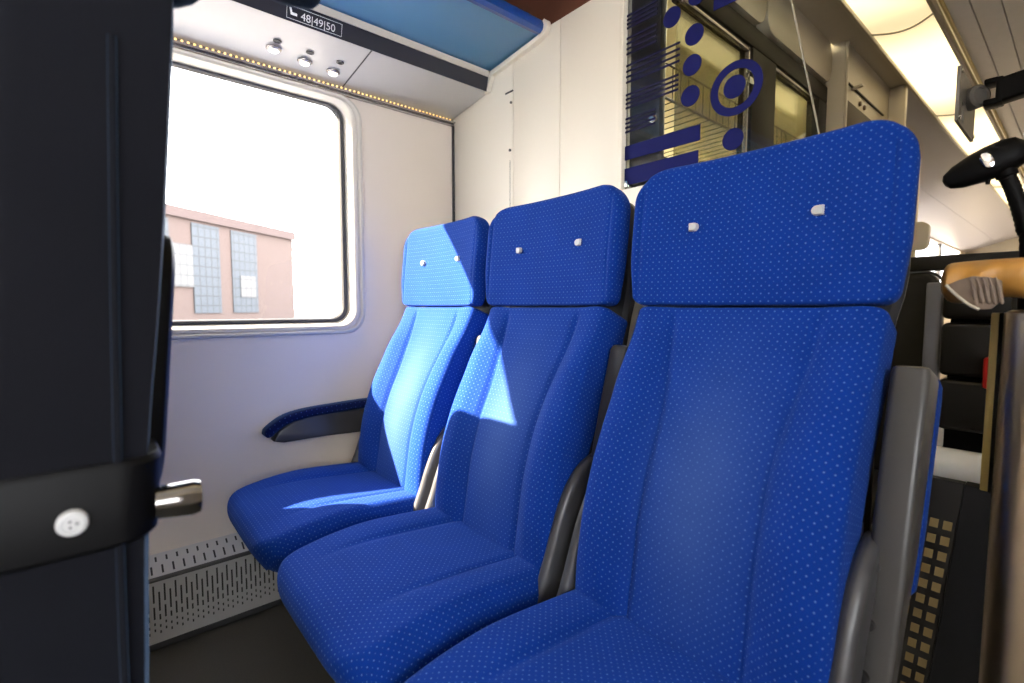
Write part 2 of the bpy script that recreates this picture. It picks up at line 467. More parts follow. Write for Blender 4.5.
BACK_SPINE = [(.660, .415), (.675, .50), (.692, .60), (.724, .70), (.772, .80), (.813, .885), (.847, .9715)]
HEAD_SPINE = [(.848, .9735), (.856, 1.05), (.866, 1.14), (.874, 1.243)]
CUSH_SPINE = [(.71, .438), (.60, .448), (.50, .456), (.42, .459), (.35, .456), (.285, .443), (.238, .416)]
def armrest_ring(p, n, hw, d0, d1, r):
    out = []
    for (x, d) in rrect(0, (d0 + d1) / 2, hw, (d1 - d0) / 2, r, 4):
        out.append(Vector((x, p.y, p.z)) + n * d)
    return out

def make_seat():
    cx = .378
    t = thing('passenger_seat', 'x', 'seat', (cx, .6, 0))
    def put(name, bm, mat, parent=t, **k):
        bmesh.ops.translate(bm, vec=(cx, 0, 0), verts=bm.verts)
        return obj(name, bm, mat, parent, **k)
    bm = NB(); pad(bm, HEAD_SPINE, [(0, .219), (.38, .227), (.8, .228), (1, .224)], .030, head_relief, .022, .066, .017, re0=.008, cx=.004)
    head = put('headrest', bm, M['fabric'])
    for sgn in (-1, 1):
        bm = NB()
        r = .0078
        poly = [(-r, r), (-r, -r * .9)] + [(r * .2 + r * math.cos(a) * .95, r * math.sin(a)) for a in [math.radians(-90 + 18 * k) for k in range(11)]]
        poly = [(p[0] if sgn < 0 else -p[0], p[1]) for p in poly]
        X = .012 + sgn * .103
        rings = []
        for dy, k in ((.004, 1), (-.003, 1), (-.0055, .8)):
            rings.append([(X + p[0] * k, .868 + dy - .0155, 1.118 + p[1] * k) for p in poly])
        loft(bm, rings)
        put('fabric_tag', bm, M['tag'], head, label='white half-round tag')
    bm = NB(); pad(bm, BACK_SPINE, [(0, .208), (.3, .206), (.6, .2045), (.9, .207), (1, .208)], .085, back_relief, .022, .014, .016, re1=.007, cx=.003, M_=121, nl=64)
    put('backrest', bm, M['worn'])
    bm = NB(); pad(bm, CUSH_SPINE, [(0, .226), (.55, .232), (.8, .232), (1, .222)], .112, cush_relief, .02, .085, .046, sign=-1, M_=97, nl=56)
    put('cushion', bm, M['fabric'])
    # dark moulded shell behind the upholstery
    bm = NB()
    pad(bm, [(.775, .43), (.79, .52), (.805, .62), (.835, .72), (.872, .82), (.903, .90), (.912, 1.0), (.920, 1.1), (.930, 1.222)],
        [(0, .19), (.4, .195), (.62, .200), (.75, .216), (1, .212)], .035, lambda x, t, w: 0, .04, .06, .012, M_=33, nl=24)
    put('back_shell', bm, M['shell'], label='dark moulded back shell')
    # side brackets: curved grey arms joining seat and back
    for sgn in (-1, 1):
        bm = NB()
        path = curve_pts([(0, .81, .645), (0, .765, .620), (0, .728, .57), (0, .703, .515), (0, .68, .455), (0, .645, .385), (0, .59, .345)], 6)
        rings = []
        for i, p in enumerate(path):
            tt = (path[min(i + 1, len(path) - 1)] - path[max(i - 1, 0)]).normalized()
            n = Vector((0, -tt.z, tt.y))
            k = .6 + .4 * min(1, i / 10)
            rings.append([Vector((sgn * .2175 + a, p.y, p.z)) + n * b for a, b in rrect(0, 0, .0125, .034 * k, .012, 4)])
        loft(bm, rings)
        put('side_bracket', bm, M['grey'])
    # under frame and pedestal
    bm = NB()
    box(bm, -.205, .205, .33, .70, .300, .330, .008)
    put('seat_pan', bm, M['shell'])
    bm = NB()
    prism(bm, [(.50, .31), (.70, .31), (.69, .06), (.74, 0), (.52, 0), (.57, .06)], 'x', -.045, .045, .006)
    put('pedestal', bm, M['shell'])
    # armrest folded up beside the back
    bm = NB()
    A, B = Vector((0, .735, .43)), Vector((0, .868, .885))
    dirv = (B - A).normalized(); n = Vector((0, -dirv.z, dirv.y))
    rings = []
    Ln = (B - A).length
    for s, hw, d0, d1, r in ((0, .012, -.015, .004, .003), (.006, .017, -.022, .013, .006), (.18, .021, -.032, .017, .007), (.22, .0212, -.044, .020, .008), (.34, .0215, -.052, .024, .008),
                             (Ln - .012, .0222, -.050, .024, .009), (Ln - .003, .0205, -.046, .021, .009), (Ln, .018, -.040, .015, .008)):
        rings.append(armrest_ring(A + dirv * s, n, hw, d0, d1, r))
    loft(bm, rings); bmesh.ops.translate(bm, vec=(.238, 0, 0), verts=bm.verts)
    arm = put('armrest', bm, M['lgrey'], label='grey armrest folded up')
    bm = NB()
    rings, ss = [], []
    for s, hw, d0, d1, r in ((.16, .012, -.056, -.040, .004), (.175, .021, -.066, -.040, .007), (.25, .0215, -.086, -.046, .009), (Ln - .03, .0222, -.090, -.046, .010), (Ln - .012, .0218, -.086, -.046, .009), (Ln - .004, .020, -.066, -.046, .006)):
        rings.append(armrest_ring(A + dirv * s, n, hw, d0, d1, r)); ss.append(s)
    loft(bm, rings, uv=lambda i, j: (j * .006, ss[i])); bmesh.ops.translate(bm, vec=(.238, 0, 0), verts=bm.verts)
    put('armrest_pad', bm, M['fabric'], arm)
    for s in (.06, .125, .20):
        bm = NB(); c = A + dirv * s + n * .012 + Vector((.226, 0, 0))
        if s < .2: lathe(bm, [(.0085, -.004), (.0085, .009), (.0075, .011), (.005, .011), (.0045, .007), (.0001, .007)], c, n, 18)
        else: lathe(bm, [(.0065, -.002), (.0065, .0115), (.0001, .0118)], c, n, 18)
        put('screw' if s < .2 else 'screw_cap', bm, M['shell'] if s < .2 else M['gasket'], arm)
    return t
def dup(root, loc):
    r = root.copy(); COL.objects.link(r); r.location = loc
    for ch in list(root.children):
        c = ch.copy(); COL.objects.link(c); c.parent = r
        for gch in ch.children:
            d = gch.copy(); COL.objects.link(d); d.parent = c
    return r
seat = make_seat()
SEATS = [seat, dup(seat, (.378 + PITCH, .6, 0)), dup(seat, (.378 + 2 * PITCH, .6, 0))]
for s_, lb in zip(SEATS, ('blue dotted train seat next to the window wall, sunlight across its headrest',
                          'blue dotted train seat in the middle of the row, sun patch on its backrest',
                          'largest blue dotted train seat, at the aisle end in front of the printed glass screen')):
    tag(s_, lb, 'seat', 'row of three blue seats')

# ================================================================== WALL, WINDOW
GL = rrect(-.02, 1.305, .722, .378, .048)      # clear opening of the glass (y, z)
FO = rrect(-.02, 1.294, .787, .419, .075)      # outer edge of the trim
def ring_at(poly, x, grow=0., c=None):
    return [(x, p[0], p[1]) for p in poly]
def lerp_poly(a, b, t): return [(p[0] + (q[0] - p[0]) * t, p[1] + (q[1] - p[1]) * t) for p, q in zip(a, b)]
Y0, Y1 = -2.6, 1.20
bm = NB()
outer = rrect((Y0 + Y1) / 2, 1.1, (Y1 - Y0) / 2, 1.1, 1e-5)
hole = lerp_poly(GL, FO, .72)
loft(bm, [ring_at(outer, 0), ring_at(hole, 0), ring_at(hole, -.09), ring_at(outer, -.09)], True, False)
struct('wall_left', bm, M['wall'], label='cream wall panel around the train window', cat='wall')
# window: frame, gasket, glass
win = thing('window_1', 'large train window with rounded corners and cream frame, factory outside', 'window', (0, 0, .9), kind='structure')
bm = NB()
prof = [(1.0, -.004), (1.0, .010), (.94, .016), (.80, .017), (.74, .011), (.70, .008), (.66, .011), (.50, .010), (.42, .004), (.22, -.028), (.20, -.060)]
loft(bm, [ring_at(lerp_poly(GL, FO, t), x) for t, x in prof], True, False)
obj('window_frame', bm, M['trim'], win, sharp=50)
bm = NB()
loft(bm, [ring_at(lerp_poly(GL, FO, t), x) for t, x in ((.24, -.032), (.16, -.026), (.0, -.029), (-.08, -.036), (-.08, -.050), (.24, -.050))], True, False)
obj('rubber_gasket', bm, M['gasket'], win)
bm = NB()
loft(bm, [ring_at(lerp_poly(GL, FO, .06), -.041), ring_at(lerp_poly(GL, FO, .06), -.045)], True, True)
obj('glass', bm, M['pane'], win, smooth=False)
# rail above the window
bm = NB()
for (x1, z0, z1) in ((.012, 1.7135, 1.7225), (.020, 1.7235, 1.7315)):
    box(bm, .0005, x1, Y0, 1.168, z0, z1, .0025)
struct('trim_1', bm, M['rail'], True, 'double aluminium rail running above the window', 'rail')
# corner strip between wall and partition
bm = NB(); box(bm, .0005, .008, 1.160, 1.1695, .245, 1.735, .001)
struct('trim_2', bm, M['gasket'], label='dark vertical joint where window wall meets partition', cat='trim')

# armrest on the wall
t = thing('wall_armrest', 'navy padded armrest fixed to the window wall beside the first seat', 'armrest', (0, .6, .5))
bm = NB()
prism(bm, [(.428, .532), (.46, .523), (.60, .523), (.74, .516), (.84, .516), (.84, .598), (.56, .598), (.49, .589), (.445, .562)], 'x', .0, .050, .004)
obj('armrest_body', bm, M['lgrey'], t)
pth = curve_pts([(0, .406, .550), (0, .428, .572), (0, .470, .596), (0, .53, .608), (0, .62, .613), (0, .73, .616), (0, .845, .616)], 8)
bm = NB(); rings, ss, acc = [], [], 0
for i, p in enumerate(pth):
    tt = (pth[min(i + 1, len(pth) - 1)] - pth[max(i - 1, 0)]).normalized(); n = Vector((0, -tt.z, tt.y))
    k = min(1, .35 + i / 6)
    rings.append([Vector((.027 + a, p.y, p.z)) + n * b for a, b in rrect(0, 0, .027 * (.8 + .2 * k), .0155 * k, .0125 * k, 4)])
    if i: acc += (pth[i] - pth[i - 1]).length
    ss.append(acc)
loft(bm, rings, uv=lambda i, j: (j * .005, ss[i]))
obj('armrest_pad', bm, M['navyarm'], t)

# heater
t = thing('heater_cover', 'low perforated grey heater cover along the foot of the window wall', 'heater', (0, 0, 0))
bm = NB()
a0, a1 = -2.4, 1.165
quad(bm, [(.085, a0, .018), (.085, a1, .018), (.085, a1, .198), (.085, a0, .198)], [(a0, 0), (a1, 0), (a1, .18), (a0, .18)], 0)
f_ = quad(bm, [(.080, a0, .206), (.080, a1, .206), (.001, a1, .243), (.001, a0, .243)], [(a0, 0), (a1, 0), (a1, .086), (a0, .086)], 1)
obj('front_grille', bm, [M['heatfront'], M['heattop']], t, smooth=False)
bm = NB()
tube(bm, [(.079, a0, .200), (.079, a1, .200)], .0072, 14)
obj('rounded_edge', bm, M['lgrey'], t)
bm = NB(); box(bm, .06, .088, a0, a1, .0005, .017, .002)
obj('kick_strip', bm, M['gasket'], t)

# ================================================================== FLOOR, CEILINGS, OTHER WALLS
bm = NB(); box(bm, -.09, 2.85, -2.7, 10.2, -.06, 0)
struct('floor', bm, M['floor'], label='dark speckled train floor', cat='floor')
bm = NB(); box(bm, -.09, 1.04, -2.7, 2.95, 2.20, 2.24)
struct('ceiling', bm, M['brown'], label='dark brown ceiling above the luggage rack', cat='ceiling')
# opposite side wall; its unseen window is placed and sized for fill light
bm = NB()
O2 = rrect(-.2, 1.1, 2.5, 1.1, 1e-5); H2 = rrect(-1.15, 1.30, 1.30, .42, .07)
loft(bm, [ring_at(O2, 2.78), ring_at(H2, 2.78), ring_at(H2, 2.86), ring_at(O2, 2.86)], True, False)
struct('wall_right', bm, M['wall'], label='cream wall on the other side of the aisle', cat='wall')
w2 = thing('window_2', 'train window in the wall across the aisle', 'window', (2.82, -1.15, .9), kind='structure')
bm = NB(); loft(bm, [ring_at(H2, 2.775), ring_at(H2, 2.770), ring_at(rrect(-1.15, 1.30, 1.24, .38, .06), 2.775), ring_at(rrect(-1.15, 1.30, 1.24, .38, .06), 2.82)], True, False)
obj('window_frame', bm, M['trim'], w2)
bm = NB(); loft(bm, [ring_at(H2, 2.80), ring_at(H2, 2.804)], True, True)
obj('glass', bm, M['pane'], w2, smooth=False)
bm = NB(); box(bm, 2.78, 2.86, 2.3, 10.2, 0, 2.2)
struct('wall_right_far', bm, M['wall'], label='plain cream side wall further along the coach', cat='wall')
bm = NB(); box(bm, -.09, 2.85, -2.72, -2.64, 0, 2.24)
struct('wall_rear', bm, M['wall'], label='cream end wall of the coach', cat='wall')

# partition behind the seats
bm = NB()
for (xa, xb, k) in ((.001, .378, 0), (.382, .6122, 1), (.6138, .858, 2)):
    box(bm, xa, xb, 1.170, 1.20, .001, 1.885, .0022, 2)
box(bm, .001, .858, 1.176, 1.198, .001, 1.884)
box(bm, .852, .864, 1.164, 1.203, .001, 2.195, .003)
o = struct('wall_partition', bm, M['part'], True, 'cream panelled partition behind the three blue seats', 'wall')
def knob(name, x, z, r, mat, parent=None):
    bm = NB(); lathe(bm, [(r, .002), (r, -.003), (r * .8, -.005), (.0001, -.0055)], (x, 1.170, z), (0, 1, 0), 20)
    return obj(name, bm, mat, parent)
knob('latch', .372, 1.70, .0045, M['lgrey'], o); knob('latch', .366, 1.535, .0048, M['lgrey'], o)
bm = NB(); box(bm, .340, .382, 1.1665, 1.1715, 1.7365, 1.7415, .001); obj('top_hinge', bm, M['gasket'], o)
bm = NB(); box(bm, .364, .3655, 1.1690, 1.1705, 1.16, 1.50); obj('cover_strip', bm, M['lgrey'], o)
bm = NB(); box(bm, .862, 1.372, 1.165, 1.205, .001, 1.306, .006)
struct('wall_half', bm, M['part'], True, 'low white wall carrying the printed glass screen', 'wall')

bm = NB(); box(bm, .001, .851, 1.178, 1.20, 1.886, 2.198, .001)
struct('wall_header', bm, M['brown'], label='dark brown header closing the gap above the cream partition', cat='wall')

# ================================================================== LUGGAGE RACK
t = thing('luggage_rack', 'luggage rack of blue frosted glass above the window with seat number strip', 'luggage rack', (0, 0, 1.74))
RY0, RY1 = -2.55, 1.167
bm = NB(); prism(bm, [(.001, 1.744), (.246, 1.776), (.246, 1.786), (.001, 1.786)], 'y', RY0, RY1, .0015)
obj('underside_panel', bm, M['under'], t)
bm = NB(); prism(bm, [(.2465, 1.774), (.252, 1.772), (.263, 1.819), (.2465, 1.819)], 'y', RY0, RY1 - .004, .001)
fas = obj('label_band', bm, M['band'], t)
bm = NB(); prism(bm, [(.2465, 1.8195), (.265, 1.8195), (.271, 1.839), (.2465, 1.839)], 'y', RY0, RY1 - .004, .0015)
obj('edge_profile', bm, M['trim'], t)
bm = NB(); prism(bm, [(.24, 1.8395), (.535, 1.867), (.535, 1.875), (.24, 1.8475)], 'y', RY0, RY1 - .006, .001)
obj('glass_shelf', bm, M['blueglass'], t)
bm = NB()
nose = [(.530, 1.860), (.545, 1.858), (.557, 1.866), (.561, 1.880), (.556, 1.894), (.545, 1.899), (.536, 1.892), (.533, 1.878)]
prism(bm, nose, 'y', RY0, RY1 - .02, .002)
obj('front_edge', bm, M['bluefront'], t)
bm = NB()
prism(bm, [(.236, 1.770), (.256, 1.772), (.275, 1.822), (.40, 1.832), (.53, 1.846), (.562, 1.853), (.574, 1.872), (.570, 1.892), (.556, 1.903), (.548, 1.898), (.55, 1.87), (.53, 1.858), (.24, 1.836)], 'y', 1.150, 1.169, .003)
obj('end_bracket', bm, M['part'], t)
for yy in (-1.9, -.9, .1, 1.0):
    bm = NB(); prism(bm, [(.02, 1.845), (.5, 1.876), (.5, 1.884), (.02, 1.90)], 'y', yy, yy + .012, .001)
    obj('shelf_bracket', bm, M['lgrey'], t)
def und_z(x): return 1.744 + .032 * x / .245
for (x, y) in ((.100, .452), (.084, .548), (.076, .642)):
    z = und_z(x)
    bm = NB(); lathe(bm, [(.0225, .001), (.0225, -.003), (.0195, -.0065), (.0165, -.0075), (.0160, -.0045), (.0001, -.0045)], (x, y, z), (.13, 0, 1), 30)
    l = obj('reading_light', bm, M['rail'], t)
    bm = NB(); lathe(bm, [(.0150, -.0046), (.0145, -.009), (.011, -.0125), (.006, -.0142), (.0001, -.0148)], (x, y, z), (.13, 0, 1), 20)
    obj('lamp_lens', bm, M['lens'], l)
for (x, y) in ((.139, .452), (.136, .548), (.135, .643)):
    z = und_z(x)
    bm = NB(); lathe(bm, [(.012, .001), (.012, -.003), (.0105, -.004), (.0085, -.004), (.008, -.0025), (.0001, -.0025)], (x, y, z), (.13, 0, 1), 24)
    obj('light_button', bm, M['grey'], t)
# seam between underside panels
bm = NB(); prism(bm, [(.003, und_z(.003) - .0012), (.243, und_z(.243) - .0012), (.243, und_z(.243) + .001), (.003, und_z(.003) + .001)], 'y', .700, .704)
obj('panel_joint', bm, M['lgrey'], t)
# row of gold beads, glow put in for warmly lit holes
bm = NB(); box(bm, .0008, .006, RY0, RY1 - .002, 1.7335, 1.7425, .001)
beadrail = obj('led_rail', bm, M['rail'], t)
bead0 = None
for k in range(66):
    y = .135 + k * .0156
    if bead0 is None:
        bm = NB(); bmesh.ops.create_icosphere(bm, subdivisions=2, radius=.0036, matrix=Matrix.Translation((.0075, y, 1.7385)))
        bead0 = obj('led', bm, M['led'], beadrail); y00 = y
    else:
        c = bead0.copy(); COL.objects.link(c); c.parent = beadrail; c.location = (0, y - y00, 0)
# lettering on the label band
def text_mesh(name, body, size, mat, parent, origin, rot, extrude=.0004):
    cu = bpy.data.curves.new(name, 'FONT'); cu.body = body; cu.size = size; cu.extrude = extrude
    tmp = bpy.data.objects.new(name + '_tmp', cu); COL.objects.link(tmp)
    dg = bpy.context.evaluated_depsgraph_get(); dg.update()
    me = bpy.data.meshes.new_from_object(tmp.evaluated_get(dg))
    bpy.data.objects.remove(tmp); bpy.data.curves.remove(cu)
    bm = NB(); bm.from_mesh(me); bpy.data.meshes.remove(me)
    bmesh.ops.transform(bm, matrix=Matrix.Translation(origin) @ rot, verts=bm.verts)
    return obj(name, bm, mat, parent, smooth=False)
tilt = math.atan2(.011, .047)
ROT = Matrix(((0, math.sin(tilt), math.cos(tilt), 0), (1, 0, 0, 0), (0, math.cos(tilt), -math.sin(tilt), 0), (0, 0, 0, 1)))
def band_pt(y, v): return Vector((.2523 + v * math.sin(tilt), y, 1.772 + v * math.cos(tilt)))
text_mesh('seat_numbers', '48|49|50', .028, M['white'], fas, band_pt(.484, .0125), ROT)
bm = NB()
def bandbox(y0, y1, v0, v1):
    loft(bm, [[band_pt(y, v) + Vector((dx, 0, 0)) for y, v in ((y0, v0), (y1, v0), (y1, v1), (y0, v1))] for dx in (-.0005, .0006)])
for (y0, y1, v0, v1) in ((.446, .602, .0065, .0075), (.446, .602, .0395, .0405), (.446, .447, .0065, .0405), (.601, .602, .0065, .0405)): bandbox(y0, y1, v0, v1)
obj('number_outline', bm, M['white'], fas, smooth=False)
bm = NB()
loft(bm, [[band_pt(y, v) + Vector((dx, 0, 0)) for y, v in ((.453, .035), (.458, .035), (.461, .024), (.474, .024), (.474, .0175), (.457, .0175))] for dx in (-.0005, .0006)])
obj('seat_symbol', bm, M['white'], fas, smooth=False)

# ================================================================== FRONT ROW (dark seats seen from behind/side)
def front_seat(x0, x1, full):
    lab = ('large dark navy seat close up, seen from its side with a black strap' if full else
           'dark navy seat beyond the close-up seat, next to the window')
    t = thing('dark_seat', lab, 'seat', ((x0 + x1) / 2, -.05, 0), 'dark seats of the row in front')
    cx = (x0 + x1) / 2; hw = (x1 - x0) / 2
    sp = [(-.086, .42), (-.079, .60), (-.072, .78), (-.065, .88), (-.054, .985), (-.042, 1.13), (-.030, 1.29 if full else 1.226)]
    bm = NB()
    # rounded slab: back half thickness .13, rear face towards +y
    pad(bm, sp, [(0, hw - .01), (.5, hw), (1, hw)], .105, lambda x, t_, w: .02 * (abs(x) / w) ** 2, .03, .06, .030, M_=61, nl=40, cx=cx)
    bk = obj('backrest', bm, M['navy'], t)
    bm = NB(); pad(bm, [(-.09, .42), (-.22, .43), (-.36, .435), (-.50, .41)], [(0, hw - .005), (1, hw - .02)], .10, lambda x, t_, w: 0, .02, .07, .04, sign=-1, M_=41, nl=24, cx=cx)
    obj('cushion', bm, M['navy'], t)
    bm = NB(); prism(bm, [(-.25, .33), (-.07, .33), (-.08, .06), (-.03, 0), (-.25, 0), (-.20, .06)], 'x', cx - .045, cx + .045, .006)
    obj('pedestal', bm, M['shell'], t)
    bm = NB(); box(bm, cx - hw + .03, cx + hw - .03, -.42, -.06, .300, .332, .008); obj('seat_pan', bm, M['shell'], t)
    # fold-up tray on the rear face
    bm = NB()
    rings = []
    for d, k in ((.0, .98), (.012, 1.), (.020, .985), (.023, .95)):
        rings.append([Vector((cx + a * k, 0.031 + d + (v * k) * .085, .915 + v * k)) for a, v in rrect(0, 0, hw - .068, .130, .05, 6)])
    loft(bm, rings)
    obj('folding_tray', bm, M['dark'], t, label='black fold-up tray')
    if full:
        bm = NB(); tube(bm, curve_pts([(x1 - .0018, .004, .43), (x1 - .0018, .006, .70), (x1 - .0018, .012, .95), (x1 - .0018, .020, 1.18)], 10), .0032, 8)
        obj('side_seam', bm, M['navy'], t)
        # strap wrapping the back
        bm = NB(); rings = []
        for z, dz in ((.776, 0), (.780, 1), (.841, 1), (.846, 0)):
            yc = -.077 + (z - .78) * .09 + .052
            g_ = .0005 + .003 * dz
            rings.append([(cx + a, yc + b, z) for a, b in rrect(0, -.004, hw + g_, .060 + g_, .030, 8)])
        loft(bm, rings)
        st = obj('strap', bm, M['dark'], t, label='black strap around the seat back')
        bm = NB(); lathe(bm, [(.0098, -.006), (.0098, .0025), (.0090, .0042), (.0064, .0050), (.0056, .0042), (.0001, .0046)], (x1 + .006, -.020, .806), (1, 0, 0), 28)
        bt = obj('strap_button', bm, M['tag'], st, label='white round button')
        for a_ in range(3):
            an = a_ * 2 * PI / 3
            bm = NB(); bmesh.ops.create_icosphere(bm, subdivisions=2, radius=.0010, matrix=Matrix.Translation((x1 + .0108, -.020 + .0026 * math.cos(an), .806 + .0026 * math.sin(an))))
            obj('button_dimple', bm, M['grey'], bt)
        bm = NB(); lathe(bm, [(.0135, -.006), (.0145, .008), (.0155, .022), (.0140, .0275), (.0001, .029)], (x1 - .014, .038, .801), (0, 1, -.06), 24)
        obj('strap_knob', bm, M['dchrome'], st, label='short chrome and black knob')
        # grab handle at the top corner
        bm = NB(); pts = curve_pts([(x1 - .04, .02, 1.245), (x1 - .04, .068, 1.262), (x1 - .04, .085, 1.300), (x1 - .04, .105, 1.320), (x1 - .04, .130, 1.302), (x1 - .04, .160, 1.298), (x1 - .04, .194, 1.304)], 6)
        tube(bm, pts, [.022] * (len(pts) - 3) + [.021, .017, .010], 16)
        h = obj('grab_handle', bm, M['navy'], t, label='dark grab handle at the top corner')
    return t
front_seat(.775, 1.25, True)
front_seat(.195, .68, False)

# ================================================================== GLASS SCREEN
t = thing('glass_screen', 'clear glass screen with blue printed dots, ring and bars above the low wall', 'glass screen', (1.1, 1.185, 1.306))
GT = 2.19
bm = NB()
xr = lambda z: 1.366 - (z - 1.306) * .218
prism(bm, [(.866, 1.307), (1.366, 1.307), (xr(GT), GT), (.866, GT)], 'y', 1.180, 1.188)
obj('glass_pane', bm, M['screen'], t, smooth=False)
bm = NB()
loft(bm, [[(xr(z) + a, y, z) for a, y in ((.0004, 1.1795), (.0022, 1.1795), (.0022, 1.1885), (.0004, 1.1885))] for z in (1.308, GT)])
obj('glass_edge', bm, M['edge'], t, smooth=False)
def printed(name, poly_list, mat=None):
    for poly in poly_list:
        bm = NB(); prism(bm, poly, 'y', 1.1785, 1.1797); obj(name, bm, mat or M['ink'], t, smooth=False)
YS = 1.0 + .009 / 1.17                 # print lies a little behind the partition face
def sc(x, z): return (1.75 + (x - 1.75) * YS, .97 + (z - .97) * YS)
for (x, z) in ((1.012, 1.717), (1.082, 1.742), (1.076, 1.648), (1.072, 1.576), (1.069, 1.502), (1.182, 1.367)):
    printed('printed_dot', [disc_poly(*sc(x, z), .0255)])
rc = sc(1.185, 1.483)
bm = NB()
loft(bm, [[(rc[0] + r * math.cos(2 * PI * k / 56), y, rc[1] + r * math.sin(2 * PI * k / 56)) for k in range(56)] for r, y in ((.0625, 1.1785), (.0625, 1.1797), (.0435, 1.1797), (.0435, 1.1785), (.0625, 1.1785))], True, False)
obj('printed_ring', bm, M['ink'], t, smooth=False)
printed('printed_dot', [disc_poly(*sc(1.182, 1.487), .0265)])
def bar(x0, x1, z0, z1): a = sc(x0, z0); b = sc(x1, z1); return [(a[0], a[1]), (b[0], a[1]), (b[0], b[1]), (a[0], b[1])]
printed('printed_bar', [bar(.866, 1.099, 1.386, 1.425), bar(.866, 1.095, 1.316, 1.363), bar(1.125, 1.215, 1.682, 1.735)])
for xe, zs in ((.968, (1.78, 1.769, 1.758, 1.747)), (.968, (1.719, 1.705, 1.691, 1.677)), (1.037, (1.645, 1.630, 1.615, 1.600)), (1.035, (1.566, 1.554, 1.542, 1.530)), (.968, (1.500, 1.488, 1.476, 1.464))):
    for z in zs: printed('printed_stripe', [bar(.868, xe, z - .0028, z + .0028)], M['inkline'])
bm = NB(); box(bm, .868, .880, 1.172, 1.196, 1.312, 1.330, .002); obj('glass_clamp', bm, M['chrome'], t)

# ================================================================== VESTIBULE: door leaf, glazed wall, cabin behind
bm = NB(); box(bm, .800, .947, 1.222, 1.250, .001, 2.195, .003)
d = struct('door_1', bm, M['pink'], True, 'dark door leaf standing just behind the printed glass screen', 'door')
bm = NB(); lathe(bm, [(.0135, .004), (.0135, -.006), (.0115, -.009), (.006, -.010), (.0001, -.0095)], (.928, 1.222, 1.497), (0, 1, 0), 24)
obj('door_knob', bm, M['chrome'], d)

t = thing('glazed_partition', 'dark framed glazed wall with two panes behind the printed screen', 'partition', (1.03, 1.6, 0))
X = 1.03
def fbox(name, y0, y1, z0, z1, x0=X - .045, x1=X, mat=None, bev=.003):
    bm = NB(); box(bm, x0, x1, y0, y1, z0, z1, bev); return obj(name, bm, mat or M['frame'], t)
fbox('top_rail', 1.207, 2.262, 1.780, 1.842)
fbox('stile', 1.60, 1.775, .001, 1.779)
fbox('stile', 2.175, 2.262, .001, 1.779)
fbox('lower_panel', 1.207, 2.173, .001, 1.05)
for (y0, y1) in ((1.207, 1.598), (1.777, 2.173)):
    bm = NB(); box(bm, X - .028, X - .022, y0, y1, 1.052, 1.778); obj('glass_pane', bm, M['cabglass'], t, smooth=False)
    fbox('glazing_bead', y0, y1, 1.766, 1.778, X - .020, X - .006, M['rail'], .002)
fbox('glazing_bead', 1.585, 1.597, 1.06, 1.765, X - .020, X - .006, M['rail'], .002)
fbox('hinge', 1.56, 1.585, 1.655, 1.675, X - .004, X + .012, M['chrome'], .003)
fbox('hinge', 1.56, 1.585, 1.690, 1.710, X - .004, X + .012, M['chrome'], .003)
# rounded cream header panels over the glazing
for k, (y0, y1) in enumerate(((1.207, 1.655), (1.668, 2.262))):
    bm = NB(); prism(bm, rrect((y0 + y1) / 2, 1.927, (y1 - y0) / 2, .078, .055, 8), 'x', X - .03, X + .012, .004)
    obj('header_panel', bm, M['cove'], t)
fbox('header_back', 1.207, 2.262, 1.843, 1.998, X - .045, X - .031)

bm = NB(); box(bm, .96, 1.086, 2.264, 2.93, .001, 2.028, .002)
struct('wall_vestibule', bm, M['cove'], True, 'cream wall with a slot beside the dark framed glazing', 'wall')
t = thing('overhead_niche', 'cream open niche under the light strip with fin, hook and dark slot', 'niche', (1.1, 2.5, 1.8))
bm = NB(); box(bm, 1.0865, 1.096, 2.264, 2.280, 1.20, 1.997, .002); obj('side_fin', bm, M['cove'], t)
bm = NB(); box(bm, 1.0865, 1.150, 2.895, 2.93, 1.20, 1.997, .003); obj('end_panel', bm, M['cove'], t)
bm = NB(); box(bm, 1.0865, 1.093, 2.274, 2.80, 1.846, 1.852, .001); obj('slot_strip', bm, M['frame'], t)
bm = NB(); box(bm, 1.0865, 1.090, 2.275, 2.62, 1.25, 1.785, .001); obj('dark_opening', bm, pmat('dark_brown_opening', (.035, .018, .01), .6), t)  # slot and opening are flat overlays; their shade is put into the colour
bm = NB(); tube(bm, curve_pts([(1.086, 2.36, 1.845), (1.115, 2.355, 1.845), (1.125, 2.352, 1.848)], 5), .0075, 12); obj('hook', bm, M['cove'], t)
for yy in (2.46, 2.52):
    bm = NB(); lathe(bm, [(.010, -.001), (.010, .006), (.006, .008), (.0001, .008)], (1.0865, yy, 1.812), (1, 0, 0), 20); obj('coin_button', bm, M['beige'], t)

# cabin behind glazing
bm = NB(); box(bm, .10, .16, 1.262, 4.2, .001, 2.195)
struct('wall_cabin', bm, M['cabin'], label='pale wall of the compartment behind the glazed partition', cat='wall')
bm = NB(); box(bm, .16, .98, 4.14, 4.2, .001, 2.195)
struct('wall_cabin_end', bm, M['cabin'], label='pale end wall of the compartment behind the glazed partition', cat='wall')
bm = NB(); box(bm, .866, .96, 2.93, 4.14, .001, 2.195)
struct('wall_cabin_side', bm, M['cabin'], label='pale side wall of the compartment behind the glazed partition', cat='wall')
bm = NB(); box(bm, .16, .99, 1.262, 4.14, 2.14, 2.198)
struct('ceiling_cabin', bm, M['cabin'], label='pale ceiling of the compartment behind the glazed partition', cat='ceiling')
t = thing('wire_rack', 'wire luggage rack seen through the glazed partition', 'rack', (.16, 2.2, 1.65))
def wire(name, pts, r=.004):
    bm = NB(); tube(bm, pts, r, 8); obj(name, bm, M['frame'], t)
wire('rail', [(.80, 1.30, 1.775), (.80, 3.2, 1.775)], .0035)
